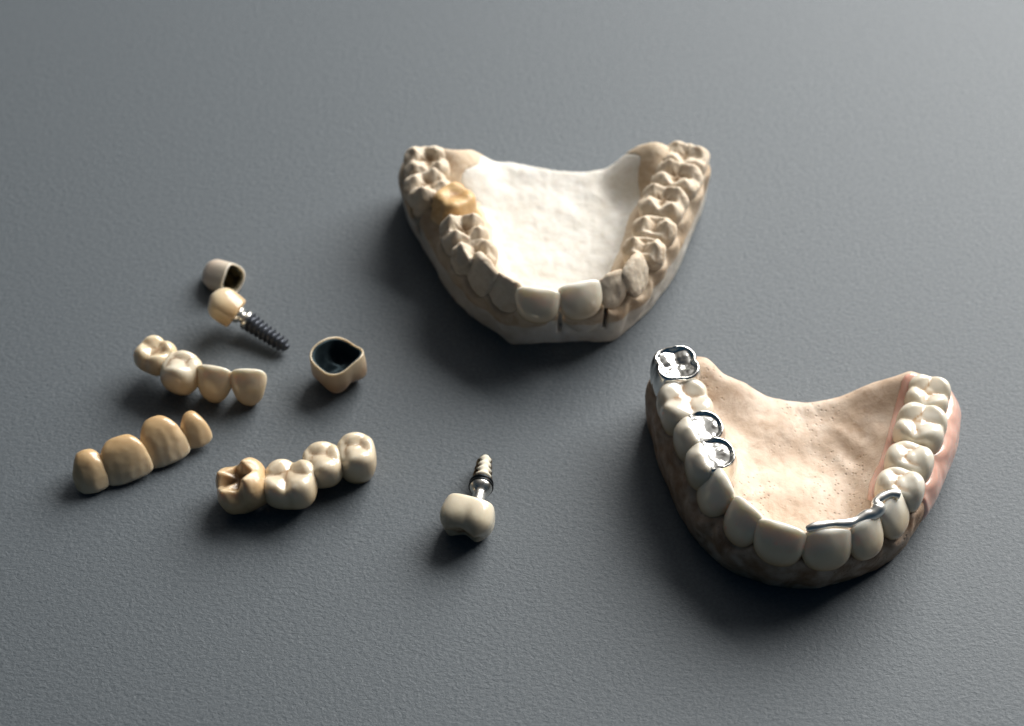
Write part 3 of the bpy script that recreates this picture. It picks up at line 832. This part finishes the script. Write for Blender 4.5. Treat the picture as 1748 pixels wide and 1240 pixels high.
# (3) four unit bridge, standing
def bridge(name, label, units, mats=None):
    c = np.mean([P(*u['p'])[:2] for u in units], 0)
    r = root(name, (c[0], c[1], 0), label, 'dental bridge', 'loose tooth bridges on the grey paper')
    for i, u in enumerate(units):
        top = P(*u['p']); z = np.array(u.get('z', (0, 0, 1)), float); z /= np.linalg.norm(z)
        org = top-z*u['h']
        # local Y (face) must point towards `face`
        face = np.array(u['face'], float); x = np.cross(face, z)
        add_tooth(u.get('name', 'crown'), M[u['m']], r, frame(org, z, x), u['k'], u['w'], u['d'], u['h'], seed=60+i*7+abs(int(c[0])), label=u.get('label'), **u.get('kw', {}))
    for i in range(len(units)-1):
        pass
    return r
f3 = (-0.35, -0.95, 0)
bridge('tooth_bridge', 'cream four tooth bridge standing upright beside the dark implant screw', [
 dict(p=(262, 590, 9.0), k='molar', w=8.0, d=7.8, h=6.8, m='porc_cream', face=(-0.5, -0.9, 0), kw=dict(rel=1.6, neck=0.42, soft=1.4, dome=0.12)),
 dict(p=(306, 614, 9.0), k='premolar', w=8.0, d=8.2, h=9.0, m='porc_cream', face=(-0.4, -0.9, 0), kw=dict(rel=1.6, neck=0.30, soft=1.4, dome=0.14)),
 dict(p=(360, 632, 9.0), k='incisor', w=7.8, d=6.6, h=9.2, m='porc_cream', face=(-0.2, -1, 0), kw=dict(belly=1.2, cexp=1.7, soft=1.5)),
 dict(p=(420, 637, 9.0), k='incisor', w=7.4, d=6.0, h=9.4, m='porc_cream', face=(0.0, -1, 0), kw=dict(belly=1.0, cexp=1.65, soft=1.2)),
])
# (4) yellowed bridge lying on its back
zz = np.array([0.42, -0.72, -0.42]); fc = (0.1, -0.45, 0.9)
bridge('tooth_bridge', 'yellowed four tooth bridge lying face up at the far left of the paper', [
 dict(p=(165, 842, 1.6), z=(0.30, -0.78, -0.45), k='canine', w=7.2, d=6.0, h=8.8, m='porc_yellow', face=fc, kw=dict(belly=1.2, cexp=2.0, soft=1.2, grain=0.02, chip=0.08)),
 dict(p=(226, 822, 1.8), z=(0.34, -0.76, -0.45), k='incisor', w=9.4, d=6.4, h=9.2, m='porc_yellow', face=fc, kw=dict(belly=0.7, cexp=2.3, soft=0.9, grain=0.02, chip=0.06)),
 dict(p=(294, 792, 1.8), z=(0.40, -0.74, -0.45), k='incisor', w=9.0, d=6.6, h=9.9, m='porc_yellow', face=fc, kw=dict(belly=0.9, cexp=1.9, soft=1.0, grain=0.04, chip=0.06)),
 dict(p=(341, 764, 2.2), z=(0.30, -0.78, -0.40), k='canine', w=6.2, d=5.6, h=7.6, m='porc_yellow', face=fc, kw=dict(belly=1.0, cexp=1.55, soft=0.9, grain=0.03, chip=0.05)),
])
# (5) bridge with the large opaque molar
bridge('tooth_bridge', 'four tooth bridge of glossy molars and premolars ending in a dull tan crown', [
 dict(p=(393, 812, 8.6), z=(-0.42, -0.12, 0.9), k='molar', w=10.4, d=10.0, h=9.2, m='porc_brown', face=(0.2, -1, 0), label='dull tan end crown', kw=dict(rel=2.8, neck=0.55, soft=0.6, chip=0.16, sharp=0.15, taper=0.3)),
 dict(p=(489, 806, 8.6), z=(-0.12, 0.0, 1), k='molar', w=10.6, d=9.6, h=8.6, m='porc_grey', face=(-0.1, -1, 0), kw=dict(rel=2.0, neck=0.45, dome=0.13)),
 dict(p=(547, 776, 8.8), z=(-0.05, -0.1, 1), k='premolar', w=7.8, d=8.6, h=8.6, m='porc_grey', face=(0.1, -1, 0), kw=dict(rel=1.9, neck=0.35, dome=0.16)),
 dict(p=(606, 760, 9.0), z=(0, -0.1, 1), k='premolar', w=7.6, d=8.6, h=9.0, m='porc_grey', face=(0.1, -1, 0), kw=dict(rel=1.9, neck=0.75, dome=0.16)),
])
# (6) empty crown, opening up
p = P(579, 645, 0)
r = root('hollow_crown', (p[0], p[1], 0), 'empty upturned crown with a thin rim and dark inside, standing alone', 'dental crown')
shell(r, frame((p[0], p[1], 7.2), (0.05, -0.10, -1), (0.70, 0.62, 0)), 'molar', 10.0, 10.2, 6.9, M['crown_shell'], M['dark_lining'], t_out=0.4, seed=8, wave=0.62, rel=2.0, neck=0.97, soft=0.8, taper=0.10)
# (7) molar crown with screw
r = root('implant_crown', (*P(800, 880, 0)[:2], 0), 'pale stained molar crown with a short worn implant screw pointing away', 'dental implant')
A = P(821, 832, 4.0); B = P(828, 781, 2.0)
screw('implant_screw', A, B, 2.2, 1.4, 1.7, 0.35, M['worn_titanium'], r)
nk = P(815, 858, 4.8); nd = A-nk; Ln = np.linalg.norm(nd)
lathe('abutment', [(1.3, 0), (1.2, Ln*0.4), (1.3, Ln*0.6), (2.0, Ln*0.85), (2.1, Ln+0.1), (1.2, Ln+0.3)], nk, nd, M['bright_titanium'], r)
cz = np.array([-0.25, -0.85, -0.25])
add_tooth('crown', M['porc_ivory'], r, frame(P(805, 862, 4.9)-cz*0.5, cz, (1, -0.25, 0)), 'molar', 10.4, 9.2, 7.2, 23, rel=1.4, soft=2.0, neck=0.85)
sdv = (B-A)/np.linalg.norm(B-A)
lathe('black_collar', [(1.9, -0.3), (2.35, -0.1), (2.3, 0.35), (2.05, 0.6), (2.32, 0.85), (2.25, 1.25), (1.8, 1.4)], A, sdv, M['black_seal'], r)
# pale residue left on the upper side of the worn thread
Lr = np.linalg.norm(B-A); V = []; Q = []; na, nb = 16, 30
for ii in range(nb+1):
    z = 1.5+(Lr-2.4)*ii/nb; rr = 2.2-0.8*z/Lr
    wob = 0.75+0.22*math.sin(z*3.9)+0.08*math.sin(z*9.1)
    if ii in (0, nb): wob *= 0.35
    for kk in range(na+1):
        th = (kk/na-0.5)*2*wob
        edge = math.cos((kk/na-0.5)*math.pi)**0.5
        rad = rr-0.35+0.55*edge*(0.25 if ii in (0, nb) else 1)+0.10*math.sin(z*3.7+0.5)
        V.append((rad*math.cos(th), rad*math.sin(th), z))
for ii in range(nb):
    for kk in range(na):
        Q.append([ii*(na+1)+kk, ii*(na+1)+kk+1, (ii+1)*(na+1)+kk+1, (ii+1)*(na+1)+kk])
link_mesh('pale_residue', np.array(V), Q, M['bone'], r, frame(A, sdv, (0.15, -0.35, 0.93)))
